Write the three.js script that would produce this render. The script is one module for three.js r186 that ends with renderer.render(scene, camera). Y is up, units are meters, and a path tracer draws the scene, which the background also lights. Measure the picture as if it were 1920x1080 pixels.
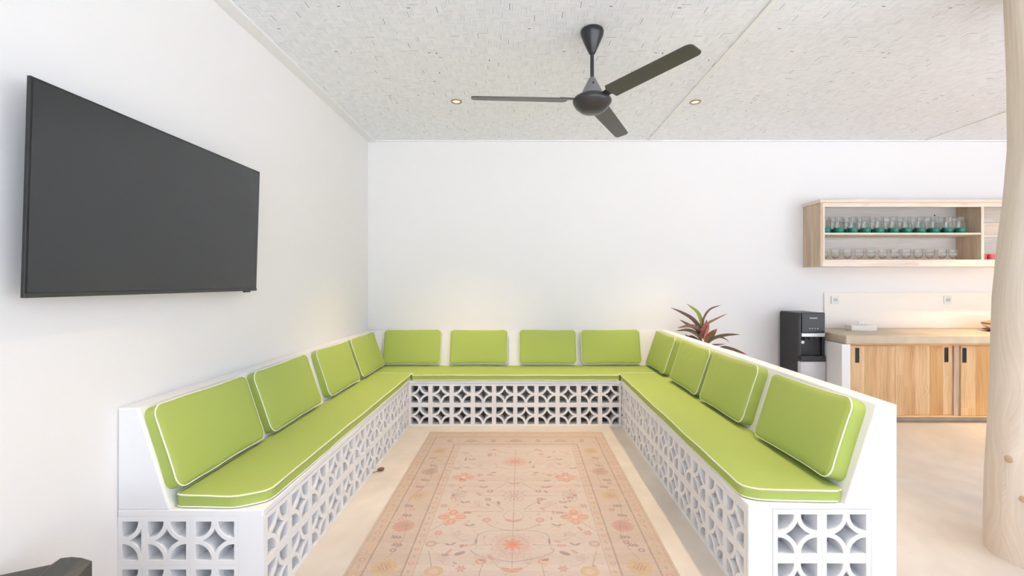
import * as THREE from 'three';
import { mergeGeometries, mergeVertices } from 'three/addons/utils/BufferGeometryUtils.js';
import { RoundedBoxGeometry } from 'three/addons/geometries/RoundedBoxGeometry.js';
import { ConvexGeometry } from 'three/addons/geometries/ConvexGeometry.js';
import { ImprovedNoise } from 'three/addons/math/ImprovedNoise.js';

// ------------------------------------------------------------------ camera, sky, sun, exposure
const scene = new THREE.Scene();
const camera = new THREE.PerspectiveCamera(2 * Math.atan(540 / 840) * 180 / Math.PI, 16 / 9, 0.05, 200);
camera.position.set(0, 1.352, 0);
camera.lookAt(0, 1.352, -1);
camera.setViewOffset(1920, 1080, -16.4, 11, 1920, 1080);   // the lens is shifted a little, verticals stay upright

scene.background = new THREE.Color().setRGB(0.66, 0.75, 0.93);   // bright even tropical sky
scene.backgroundIntensity = 1.0;

const sun = new THREE.DirectionalLight(new THREE.Color().setRGB(0.97, 0.98, 1.0), 11.5);
sun.position.set(3.5, 14, -2.5);
sun.target.position.set(0, 0, 0);
sun.castShadow = true;
sun.shadow.mapSize.set(2048, 2048);
Object.assign(sun.shadow.camera, { left: -14, right: 14, top: 14, bottom: -14, near: 1, far: 40 });
scene.add(sun, sun.target);

const renderer = new THREE.WebGLRenderer({ antialias: true });
renderer.toneMapping = THREE.LinearToneMapping;
renderer.toneMappingExposure = 2.03;
renderer.shadowMap.enabled = true;
renderer.shadowMap.type = THREE.PCFSoftShadowMap;
const LAMP = 2.3;                                            // scales the warm downlights

// ------------------------------------------------------------------ helpers
function mulberry(a) { return () => { a |= 0; a = a + 0x6D2B79F5 | 0; let t = Math.imul(a ^ a >>> 15, 1 | a); t = t + Math.imul(t ^ t >>> 7, 61 | t) ^ t; return ((t ^ t >>> 14) >>> 0) / 4294967296; }; }
const rnd = mulberry(20240611);
const perlin = new ImprovedNoise();
const noise = (x, y, z = 0.5) => perlin.noise(x, y, z);
const fbm = (x, y, z = 0.5) => noise(x, y, z) + 0.5 * noise(2 * x, 2 * y, z + 7) + 0.25 * noise(4 * x, 4 * y, z + 13);
const clamp = (x, a, b) => Math.min(b, Math.max(a, x));
const V = (x, y, z) => new THREE.Vector3(x, y, z);
const lin = (r, g, b) => new THREE.Color().setRGB(r / 255, g / 255, b / 255, THREE.SRGBColorSpace);

function dataTex(w, h, fn, srgb, sizeX = 1, sizeY = 1) {      // fn(x, y) -> [r, g, b] 0..255; size in metres of one repeat
  const d = new Uint8Array(w * h * 4);
  for (let y = 0, k = 0; y < h; y++) for (let x = 0; x < w; x++, k += 4) {
    const c = fn(x, y); d[k] = clamp(c[0], 0, 255); d[k + 1] = clamp(c[1], 0, 255); d[k + 2] = clamp(c[2], 0, 255); d[k + 3] = 255;
  }
  const t = new THREE.DataTexture(d, w, h);
  t.wrapS = t.wrapT = THREE.RepeatWrapping; t.magFilter = THREE.LinearFilter; t.minFilter = THREE.LinearMipmapLinearFilter; t.generateMipmaps = true;
  if (srgb) t.colorSpace = THREE.SRGBColorSpace;
  t.repeat.set(1 / sizeX, 1 / sizeY); t.needsUpdate = true;
  return t;
}
// noise that repeats after one tile
function tileNoise(u, v, f, seed) {
  const a = u * 2 * Math.PI, b = v * 2 * Math.PI, r = f / (2 * Math.PI);
  return perlin.noise(Math.cos(a) * r + seed, Math.sin(a) * r + Math.cos(b) * r * 0.7, Math.sin(b) * r + seed * 1.7);
}

// planar uv in metres from the dominant normal; grain: the axis along which v runs
function uvMetres(g, grain = 'y', off = [0, 0]) {
  if (g.index) g = g.toNonIndexed();
  const p = g.attributes.position, uv = new Float32Array(p.count * 2), a = V(0, 0, 0), b = V(0, 0, 0), c = V(0, 0, 0);
  for (let i = 0; i < p.count; i += 3) {
    a.fromBufferAttribute(p, i); b.fromBufferAttribute(p, i + 1); c.fromBufferAttribute(p, i + 2);
    const n = b.clone().sub(a).cross(c.clone().sub(a)), ax = Math.abs(n.x), ay = Math.abs(n.y), az = Math.abs(n.z);
    for (let k = 0; k < 3; k++) {
      const q = [a, b, c][k]; let u, v;
      if (grain === 'y') { if (ay > ax && ay > az) { u = q.x; v = q.z; } else if (ax > az) { u = q.z; v = q.y; } else { u = q.x; v = q.y; } }
      else if (grain === 'x') { if (ax > ay && ax > az) { u = q.y; v = q.z; } else if (ay > az) { u = q.z; v = q.x; } else { u = q.y; v = q.x; } }
      else { if (az > ax && az > ay) { u = q.x; v = q.y; } else if (ay > ax) { u = q.x; v = q.z; } else { u = q.y; v = q.z; } }
      uv[(i + k) * 2] = u + off[0]; uv[(i + k) * 2 + 1] = v + off[1];
    }
  }
  g.setAttribute('uv', new THREE.BufferAttribute(uv, 2));
  return g;
}
const used = new Map();
function numbered(n) { const k = used.get(n) ?? 0; used.set(n, k + 1); return k ? n + '_' + String(k).padStart(3, '0') : n; }
function mesh(name, geo, mat, parent) { const m = new THREE.Mesh(geo, mat); m.name = name; m.castShadow = m.receiveShadow = true; (parent ?? scene).add(m); return m; }
function thing(name, label, category, pos = [0, 0, 0], group) {
  const o = new THREE.Group(); o.name = numbered(name); o.position.set(...pos); o.userData = { label, category }; if (group) o.userData.group = group; scene.add(o); return o;
}
function struct(name, geo, mat, label, category) { const m = mesh(name, geo, mat); m.userData = { kind: 'structure', label, category }; return m; }
function box(x0, x1, y0, y1, z0, z1) { const g = new THREE.BoxGeometry(x1 - x0, y1 - y0, z1 - z0); g.translate((x0 + x1) / 2, (y0 + y1) / 2, (z0 + z1) / 2); return g; }
function rbox(x0, x1, y0, y1, z0, z1, r = 0.004, s = 2) { const g = new RoundedBoxGeometry(x1 - x0, y1 - y0, z1 - z0, s, r); g.translate((x0 + x1) / 2, (y0 + y1) / 2, (z0 + z1) / 2); return g; }
function merge(...gs) {
  const flat = gs.flat().map((g) => { const q = g.index ? g.toNonIndexed() : g; for (const k of Object.keys(q.attributes)) if (!['position', 'normal', 'uv'].includes(k)) q.deleteAttribute(k); return q; });
  return mergeGeometries(flat);
}
function lathe(pts, seg = 32) { return new THREE.LatheGeometry(pts.map(([r, y]) => new THREE.Vector2(r, y)), seg); }
function extrude(shape, depth, bevel = 0, curve = 8) {
  const g = new THREE.ExtrudeGeometry(shape, { depth: depth - 2 * bevel, bevelEnabled: bevel > 0, bevelThickness: bevel, bevelSize: bevel, bevelOffset: -bevel, bevelSegments: 2, curveSegments: curve });
  g.translate(0, 0, bevel); return g;
}
const poly = (pts) => new THREE.Shape(pts.map(([x, y]) => new THREE.Vector2(x, y)));
const MAT = (color, roughness = 0.6, extra = {}) => new THREE.MeshPhysicalMaterial({ color, roughness, ...extra });

// ------------------------------------------------------------------ materials
const plasterBump = dataTex(512, 512, (x, y) => { const u = x / 512, v = y / 512; const n = 128 + 60 * tileNoise(u, v, 9, 3.1) + 40 * tileNoise(u, v, 30, 8.4) + 18 * (rnd() - 0.5); return [n, n, n]; }, false, 1.3, 1.3);
const wallMat = MAT(lin(241, 240, 239), 0.82, { bumpMap: plasterBump, bumpScale: 0.0016 });
const benchMat = MAT(lin(242, 242, 243), 0.7, { bumpMap: plasterBump, bumpScale: 0.0022 });
const trimMat = MAT(lin(241, 242, 242), 0.6);

// white-painted woven bamboo: herringbone twill of strips about 11 mm wide
function weave(kind) {
  const N = 2048, cells = 96, F = 8, px = N / cells, hash = (a, b, c) => { let t = Math.imul(a + 11, 374761393) ^ Math.imul(b + 7, 668265263) ^ Math.imul(c + 3, 2147483647 >> 2); t = Math.imul(t ^ t >>> 13, 1274126177); return ((t ^ t >>> 16) >>> 0) / 4294967296; };
  return dataTex(N, N, (x, y) => {
    const i = Math.floor(x / px), j = Math.floor(y / px), fx = x / px - i, fy = y / px - j;
    const s = Math.floor(i / 24) % 2 ? 1 : -1, d = i * s + j + 960, ph = d % F, seg = Math.floor(d / F), over = ph < F / 2;   // over: the cross strip lies on top
    const across = over ? fy : fx, along = over ? (ph + (s > 0 ? fx : 1 - fx)) / (F / 2) : (ph - F / 2 + fy) / (F / 2);
    const edge = Math.min(across, 1 - across), dip = Math.sin(Math.PI * clamp(along, 0, 1)), a = over ? j : i, k = over ? 1 : 2;
    const tn = hash(a, seg, k), g = hash(a, seg, k + 4), g2 = hash(a, seg, k + 9);
    if (kind === 'bump') { const h = 60 + 110 * Math.pow(Math.max(dip, 0), 0.5) * Math.min(1, edge * 6) + 60 * tn; return [h, h, h]; }
    let c = 246 + 8 * (tn - 0.5);
    if (across < 0.16 && along > 0.04 && along < 0.96) { if (g > 0.45) c -= 8 + 46 * (g - 0.45); if (g2 > 0.975) c = 130; }
    if (across < 0.4 && g2 < 0.006 && along > 0.3 && along < 0.6) c = 95;
    return [c - 3, c, c + 5];
  }, kind !== 'bump', 1.5, 1.5);
}
const ceilingMat = MAT(0xffffff, 0.75, { map: weave('map'), bumpMap: weave('bump'), bumpScale: 0.0024 });

// cream polished screed with soft trowelled clouds and fine scratches
const floorTex = dataTex(1024, 1024, (x, y) => {
  const u = x / 1024, v = y / 1024;
  const n = tileNoise(u, v, 6, 1.3) * 13 + tileNoise(u, v, 17, 5.2) * 9 + tileNoise(u * 1, v, 44, 9.9) * 5 + (rnd() - 0.5) * 5;
  const w = tileNoise(u, v, 11, 15.2) * 5;
  return [218 + n + w * 0.6, 210 + n, 200 + n - w * 0.6];
}, true, 3.2, 3.2);
const floorMat = MAT(0xffffff, 0.42, { map: floorTex });

function woodTex(light, dark, streak, seed, W, H, sx, sy, knots = 0) {
  const r3 = mulberry(seed), kn = Array.from({ length: knots }, () => [r3(), r3(), 0.02 + 0.03 * r3()]);
  return dataTex(W, H, (x, y) => {
    const u = x / W, v = y / H;
    let warp = 0.05 * noise(u * 3 + seed, v * 3, seed);
    for (const [ku, kv, kr] of kn) { const d = Math.hypot((u - ku) * sx / sy, (v - kv) * 0.6); warp += 0.05 * Math.exp(-d * d / (kr * kr)) * Math.sign(u - ku); }
    const uu = (u + warp) * sx;
    const g = 0.5 + 0.5 * Math.sin(uu * 260 + 7 * noise(uu * 22, v * sy * 1.2, seed)) , f = 0.5 + 0.9 * noise(uu * 190, v * sy * 5, seed + 3), b = 0.5 + 0.9 * noise(uu * 14, v * sy * 0.9, seed + 9);
    const t = clamp(streak * (0.35 * g * b + 0.4 * b + 0.35 * f) - 0.12, 0, 1), j = (r3() - 0.5) * 6;
    return [0, 1, 2].map((k) => light[k] + (dark[k] - light[k]) * t * 0.75 + j);
  }, true, sx, sy);
}
const paleWood = MAT(0xffffff, 0.62, { map: woodTex([244, 233, 220], [212, 186, 160], 1.0, 21, 512, 512, 0.5, 1.0, 2) });
const paleWoodB = MAT(0xffffff, 0.62, { map: woodTex([226, 222, 216], [186, 172, 158], 1.0, 52, 512, 512, 0.5, 1.0, 2) });
const brownWood = MAT(0xffffff, 0.62, { map: woodTex([222, 202, 178], [160, 134, 106], 1.1, 33, 512, 512, 0.4, 0.8, 3) });
const teak = [[232, 196, 146], [240, 208, 162], [226, 182, 122]].map((c, i) => MAT(0xffffff, 0.5, { map: woodTex(c, [178, 120, 66], 0.95, 61 + 9 * i, 384, 768, 0.5, 1.0, 2) }));
const logTex = woodTex([234, 221, 204], [196, 174, 150], 0.75, 91, 1024, 1024, 1.05, 2.9, 5);
const logMat = MAT(0xffffff, 0.6, { map: logTex });
const concreteTex = dataTex(512, 512, (x, y) => { const u = x / 512, v = y / 512, n = 16 * tileNoise(u, v, 5, 2.2) + 10 * tileNoise(u, v, 18, 4.6) + 8 * (rnd() - 0.5); return [206 + n, 190 + n, 164 + n * 0.9]; }, true, 1.2, 1.2);
const concreteMat = MAT(0xffffff, 0.5, { map: concreteTex });
const green = MAT(lin(173, 191, 97), 0.85, { sheen: 0.25, sheenRoughness: 0.6, sheenColor: new THREE.Color(0.8, 0.9, 0.6) });
const pipingMat = MAT(lin(240, 240, 222), 0.8);
const blackGloss = MAT(lin(34, 34, 37), 0.3);
const blackMatt = MAT(lin(44, 44, 46), 0.55);
const darkMetal = MAT(lin(58, 58, 60), 0.32, { metalness: 0.35 });
const silver = MAT(lin(206, 207, 206), 0.32, { metalness: 0.45 });
const white = MAT(lin(240, 240, 236), 0.5);
const clearGlass = MAT(new THREE.Color(0.97, 0.985, 0.98), 0.02, { transmission: 1, thickness: 0.003, ior: 1.5 });
const greenGlass = MAT(new THREE.Color(0.03, 0.5, 0.34), 0.05, { transmission: 0.6, thickness: 0, ior: 1.5, side: THREE.DoubleSide });

// ------------------------------------------------------------------ the room
const XL = -1.64, ZB = -4.81, H = 2.87, XR = 6.6, ZF = 2.7;
struct('floor', uvMetres(box(XL - 0.2, XR + 0.2, -0.15, 0, ZB - 0.2, ZF)), floorMat, 'cream polished screed floor', 'floor');
struct('ceiling', uvMetres(box(XL - 0.2, XR + 0.2, H, H + 0.16, ZB - 0.2, ZF)), ceilingMat, 'white painted woven bamboo ceiling', 'ceiling');
struct('wall_left', uvMetres(box(XL - 0.2, XL, 0, H, ZB - 0.2, ZF)), wallMat, 'white plaster wall carrying the television', 'wall');
struct('wall_back', uvMetres(box(XL, XR, 0, H, ZB - 0.2, ZB)), wallMat, 'white plaster wall behind bench and kitchen counter', 'wall');
struct('wall_right', uvMetres(box(XR, XR + 0.2, 0, H, ZB - 0.2, -0.6)), wallMat, 'white plaster wall at the end of the kitchen', 'wall');
struct('ground', uvMetres(box(-40, 40, -0.3, -0.16, -40, 40)), MAT(lin(202, 204, 206), 0.9), 'pale paved ground outside the open room', 'ground');
struct('trim_1', rbox(XL, XL + 0.085, H - 0.016, H, ZB, ZF - 0.01, 0.004), trimMat, 'flat white batten along ceiling above television wall', 'trim');
struct('trim_2', rbox(XL + 0.09, XR, H - 0.014, H, ZB, ZB + 0.03, 0.004), trimMat, 'thin white batten along ceiling at the back wall', 'trim');
struct('trim_3', rbox(1.35, 1.388, H - 0.009, H, ZB + 0.03, ZF - 0.01, 0.003), trimMat, 'white batten over ceiling joint beside the fan', 'trim');
struct('trim_4', rbox(4.31, 4.33, H - 0.008, H, ZB + 0.03, ZF - 0.01, 0.003), trimMat, 'thin batten over ceiling joint above the kitchen', 'trim');

// ------------------------------------------------------------------ the built-in U-shaped bench
const bench = thing('masonry_bench', 'white U-shaped masonry bench with pierced breeze block sides', 'bench');
function blockShape(P, left = 0, right = 1) {                     // one breeze block, or its left part
  const m = P * 0.1, c = P - 2 * m, R1 = 0.415 * c, R2 = 0.53 * c, w = (right - left) * P, s = new THREE.Shape();
  s.moveTo(0, 0); s.lineTo(w, 0); s.lineTo(w, P); s.lineTo(0, P); s.closePath();
  const half = right < 1;
  const arc = (cx, cy, r, a0, a1, n) => Array.from({ length: n + 1 }, (_, k) => { const a = a0 + (a1 - a0) * k / n; return new THREE.Vector2(cx + r * Math.cos(a), cy + r * Math.sin(a)); });
  const q = Math.PI / 2, corners = [[m, m, 0], [m + c, m, 1], [m + c, m + c, 2], [m, m + c, 3]];
  for (const [cx, cy, k] of corners) {
    if (half && (k === 1 || k === 2)) continue;
    s.holes.push(new THREE.Path([new THREE.Vector2(cx, cy), ...arc(cx, cy, R1, k * q, (k + 1) * q, 7)]));
  }
  const a = Math.acos(0.5 * c / R2);                              // where neighbouring arcs meet
  let pts = [];
  for (const [cx, cy, k] of corners) {
    if (half && (k === 1 || k === 2)) continue;
    pts.push(...arc(cx, cy, R2, (k + 1) * q - a, k * q + a, 7));
  }
  s.holes.push(new THREE.Path(pts));
  return s;
}
const BD = 0.09;
const blockGeo = (P, l, r) => uvMetres(extrude(blockShape(P, l, r), BD, 0.0014));
function rows(parent, geo, P, n, place) {                         // two courses of blocks
  for (let j = 0; j < 2; j++) for (let k = 0; k < n; k++) { const b = mesh('breeze_block', geo, benchMat, parent); place(b, k * P, j * P); }
}
const HS = 0.427;
// seat run under the back wall
{
  const P = 0.199, sec = mesh('back_run', merge(uvMetres(rbox(XL + 0.001, 1.5, 0.398, HS, ZB + 0.001, -4.2, 0.006)),
    uvMetres(extrude(poly([[-4.66, HS - 0.002], [-4.77, 0.84], [ZB + 0.001, 0.84], [ZB + 0.001, HS - 0.002]].map(([z, y]) => [-z, y])), 3.2, 0.008).rotateY(-Math.PI / 2).scale(1, 1, 1).translate(0, 0, 0).applyMatrix4(new THREE.Matrix4().makeScale(-1, 1, -1)).translate(XL + 0.001, 0, 0))), benchMat, bench);
  rows(sec, blockGeo(P), P, 10, (b, x, y) => b.position.set(-1.047 + x, y, -4.2 - BD));
}
// left run
{
  const P = 0.1975, Zf = -1.82, sec = mesh('television_side_run', merge(
    uvMetres(rbox(XL + 0.001, -1.047, 0.396, HS, -4.205, Zf, 0.006)),
    uvMetres(extrude(poly([[-1.424, HS - 0.003], [-1.555, 0.84], [XL + 0.001, 0.84], [XL + 0.001, HS - 0.003]]), 2.96, 0.008).translate(0, 0, -4.78)),
    uvMetres(rbox(-1.146, -1.046, 0, 0.4, Zf - 0.016, Zf, 0.002)),
    uvMetres(box(XL + 0.001, -1.143, 0.001, 0.396, Zf - BD - 0.05, Zf - BD - 0.02)),
    uvMetres(box(-1.19, -1.16, 0.001, 0.396, -4.2, Zf - BD - 0.05))), benchMat, bench);
  rows(sec, blockGeo(P).rotateY(Math.PI / 2), P, 12, (b, z, y) => b.position.set(-1.0475 - BD, y, Zf - 0.0165 - z));
  rows(sec, blockGeo(0.195), 0.195, 2, (b, x, y) => b.position.set(-1.536 + x, 0.008 + y, Zf - BD));
  rows(sec, blockGeo(0.195, 0, 0.53), 0.195, 1, (b, x, y) => b.position.set(-1.6393, 0.008 + y, Zf - BD));
}
// right run, free-standing with its own back
{
  const P = 0.199, Zf = -1.86, end = poly([[0.945, 0], [1.048, 0], [1.048, 0.407], [1.455, 0.407], [1.455, 0], [1.563, 0], [1.563, 0.842], [1.479, 0.842], [1.345, HS], [0.945, HS]]);
  const sec = mesh('kitchen_side_run', merge(
    uvMetres(extrude(end, 0.02, 0.006).translate(0, 0, Zf - 0.02)),
    uvMetres(rbox(0.945, 1.4, 0.396, HS, -4.205, Zf - 0.012, 0.006)),
    uvMetres(extrude(poly([[1.345, HS - 0.003], [1.479, 0.842], [1.563, 0.842], [1.563, 0], [1.47, 0], [1.47, HS - 0.003]]), 2.93, 0.004).translate(0, 0, -4.8)),
    uvMetres(box(1.04, 1.47, 0.001, 0.396, Zf - BD - 0.05, Zf - BD - 0.02)),
    uvMetres(box(1.06, 1.09, 0.001, 0.396, -4.2, Zf - BD - 0.05))), benchMat, bench);
  rows(sec, blockGeo(P).rotateY(-Math.PI / 2), P, 12, (b, z, y) => b.position.set(0.9455 + BD, y, Zf - 0.0205 - P - z));
  rows(sec, blockGeo(0.2035), 0.2035, 2, (b, x, y) => b.position.set(1.048 + x, y, Zf - BD - 0.0005));
}

// ------------------------------------------------------------------ seat cushions
function outline(pts, r = 0.02) {                                  // polygon with rounded corners, sampled
  const out = [], n = pts.length;
  for (let i = 0; i < n; i++) {
    const p = new THREE.Vector2(...pts[i]), a = new THREE.Vector2(...pts[(i + n - 1) % n]), b = new THREE.Vector2(...pts[(i + 1) % n]);
    const rr = Math.min(r, p.distanceTo(a) * 0.4, p.distanceTo(b) * 0.4), p0 = p.clone().lerp(a, rr / p.distanceTo(a)), p1 = p.clone().lerp(b, rr / p.distanceTo(b));
    for (let k = 0; k <= 4; k++) { const t = k / 4; out.push(p0.clone().multiplyScalar((1 - t) ** 2).addScaledVector(p, 2 * t * (1 - t)).addScaledVector(p1, t * t)); }
    const nb = new THREE.Vector2(...pts[(i + 1) % n]), q1 = nb.clone().lerp(p, Math.min(r, p.distanceTo(nb) * 0.4) / p.distanceTo(nb)), L = p1.distanceTo(q1), m = Math.floor(L / 0.08);
    const nrm = new THREE.Vector2(q1.y - p1.y, p1.x - q1.x).normalize();
    for (let k = 1; k < m; k++) { const t = k / m, q = p1.clone().lerp(q1, t); q.addScaledVector(nrm, 0.006 * noise(q.x * 3.1 + 5, q.y * 3.1 + 2, 3.3) * Math.sin(Math.PI * t)); out.push(q); }
  }
  return out;
}
function seatCushion(pts, label) {                                 // pts in (x, depth), counter-clockwise
  const t = 0.055, y0 = HS + 0.001, o = thing('seat_cushion', label, 'cushion', [0, y0, 0], 'green bench seat cushions');
  const ol = outline(pts, 0.035);
  const s = new THREE.Shape(ol.map((p) => new THREE.Vector2(p.x, p.y)));
  const g = new THREE.ExtrudeGeometry(s, { depth: t - 0.016, bevelEnabled: true, bevelThickness: 0.008, bevelSize: 0.008, bevelOffset: -0.008, bevelSegments: 3 });
  g.translate(0, 0, 0.008).rotateX(-Math.PI / 2);
  mesh('cushion_cover', g, green, o);
  for (const [y, nm] of [[t - 0.004, 1], [0.0055, 2]]) {
    const c = new THREE.CatmullRomCurve3(ol.map((p) => V(p.x, y + 0.003 * noise(p.x * 4, p.y * 4, nm), -p.y)), true, 'centripetal');
    mesh('piping', new THREE.TubeGeometry(c, ol.length * 2, 0.0035, 6, true), pipingMat, o);
  }
}
seatCushion([[-1.42, 1.835], [-1.165, 1.825], [-1.055, 1.885], [-1.04, 4.19], [-1.04, 4.298], [-1.42, 4.298]], 'long green seat cushion on bench below the television wall');
seatCushion([[-1.42, 4.305], [-1.03, 4.305], [-1.03, 4.195], [0.93, 4.195], [0.93, 4.305], [1.36, 4.305], [1.36, 4.668], [-1.42, 4.668]], 'long green seat cushion along the back wall of bench');
seatCushion([[1.355, 1.875], [1.355, 4.298], [0.94, 4.298], [0.94, 4.19], [0.945, 1.925], [1.0, 1.89]], 'long green seat cushion on bench beside the wooden column');

// ------------------------------------------------------------------ back cushions
function cushionParts(W, Hc, T, seed) {
  const g0 = new THREE.BoxGeometry(W, Hc, T, 30, 20, 4), p = g0.attributes.position, r = 0.018, v = V(0, 0, 0), q = V(0, 0, 0);
  g0.deleteAttribute('uv'); g0.deleteAttribute('normal');
  const warp = (v) => {
    const fx = clamp(1 - (2 * v.x / W) ** 2, 0, 1), fy = clamp(1 - (2 * v.y / Hc) ** 2, 0, 1), s = Math.sign(v.z) * Math.abs(2 * v.z / T);
    v.z += s * 0.016 * Math.pow(fx * fy, 0.45) + 0.0018 * s * noise(v.x * 14 + seed, v.y * 14, 2) * Math.pow(fx * fy, 0.3);
    v.x += -Math.sign(v.x) * 0.006 * fy * Math.abs(2 * v.x / W) * 0.5 + 0.003 * noise(v.y * 5, seed, 1);
    v.y += 0.004 * noise(v.x * 5 + seed, seed, 4) * (2 * v.y / Hc) - Math.sign(v.y) * 0.004 * fx * Math.abs(2 * v.y / Hc);
    return v;
  };
  const cornerRound = (v) => {                                    // rounded corners in the plane of the cushion
    const R = 0.045, ix = clamp(v.x, -W / 2 + R, W / 2 - R), iy = clamp(v.y, -Hc / 2 + R, Hc / 2 - R), dx = v.x - ix, dy = v.y - iy, d = Math.hypot(dx, dy), m = Math.max(Math.abs(dx), Math.abs(dy));
    if (dx && dy) { v.x = ix + dx / d * m; v.y = iy + dy / d * m; }
    return v;
  };
  for (let i = 0; i < p.count; i++) {
    v.fromBufferAttribute(p, i); cornerRound(v);
    q.set(clamp(v.x, -W / 2 + r, W / 2 - r), clamp(v.y, -Hc / 2 + r, Hc / 2 - r), clamp(v.z, -T / 2 + r * 0.4, T / 2 - r * 0.4));
    warp(v); p.setXYZ(i, v.x, v.y + Hc / 2, v.z + T / 2);
  }
  const g = mergeVertices(g0, 1e-5); g.computeVertexNormals();
  const pipes = [1, -1].map((side) => {
    const pts = [];
    const R = 0.045, hw = W / 2, hh = Hc / 2;
    const push = (x, y) => { const w = warp(V(x, y, side * T / 2)); pts.push(V(w.x * 1.004, w.y * 1.004 + Hc / 2, w.z + T / 2 - side * 0.002)); };
    const edge = (x0, y0, x1, y1, n) => { for (let k = 0; k < n; k++) push(x0 + (x1 - x0) * k / n, y0 + (y1 - y0) * k / n); };
    const arc = (cx, cy, a0) => { for (let k = 0; k < 5; k++) { const a = a0 + k / 5 * Math.PI / 2; push(cx + R * Math.cos(a), cy + R * Math.sin(a)); } };
    edge(-hw + R, -hh, hw - R, -hh, 12); arc(hw - R, -hh + R, -Math.PI / 2); edge(hw, -hh + R, hw, hh - R, 8); arc(hw - R, hh - R, 0);
    edge(hw - R, hh, -hw + R, hh, 12); arc(-hw + R, hh - R, Math.PI / 2); edge(-hw, hh - R, -hw, -hh + R, 8); arc(-hw + R, -hh + R, Math.PI);
    return new THREE.TubeGeometry(new THREE.CatmullRomCurve3(pts, true, 'centripetal'), 120, 0.0035, 6, true);
  });
  return [g, pipes];
}
const cushVar = [0, 1, 2].map((k) => cushionParts(0.605, 0.358, 0.08, 3.7 * k + 1));
let cushN = 0;
function backCushion(x, z, face, lean, roll, label, w = 0.605, thick = 1) {
  const o = thing('back_cushion', label, 'cushion', [x, HS + 0.058, z], 'green back cushions leaning on the bench'), [g, pipes] = cushVar[cushN++ % 3];
  o.rotation.order = 'YXZ'; o.rotation.set(-lean, face, roll); o.scale.set(w / 0.605, 1, thick);
  mesh('cushion_cover', g, green, o); for (const t of pipes) mesh('piping', t, pipingMat, o);
}
const ord = ['first', 'second', 'third', 'fourth'];
[[1.832, 2.45], [2.52, 3.16], [3.29, 3.90], [3.97, 4.60]].forEach(([a, b], i) => backCushion(-1.455, -(a + b) / 2, Math.PI / 2, 0.318 + 0.006 * i, [0.0, 0.012, -0.01, 0.008][i], `green back cushion on the bench below television wall, ${ord[3 - i]} counted from the room corner`, b - a, 0.8));
[[-1.432, -0.833], [-0.739, -0.139], [-0.017, 0.578], [0.634, 1.252]].forEach(([a, b], i) => backCushion((a + b) / 2, -4.703, 0, 0.265, [0.004, 0, -0.006, 0.008][i], `green back cushion against the back wall, ${ord[i]} counted from the television wall`, b - a));
[[4.085, 4.67], [3.33, 3.93], [2.65, 3.27], [1.895, 2.50]].forEach(([a, b], i) => backCushion(1.376, -(a + b) / 2, -Math.PI / 2, 0.322, [0.004, -0.01, 0.012, 0.02][i], `green back cushion on the bench beside kitchen, ${ord[i]} counted from the back wall`, b - a));

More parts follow.
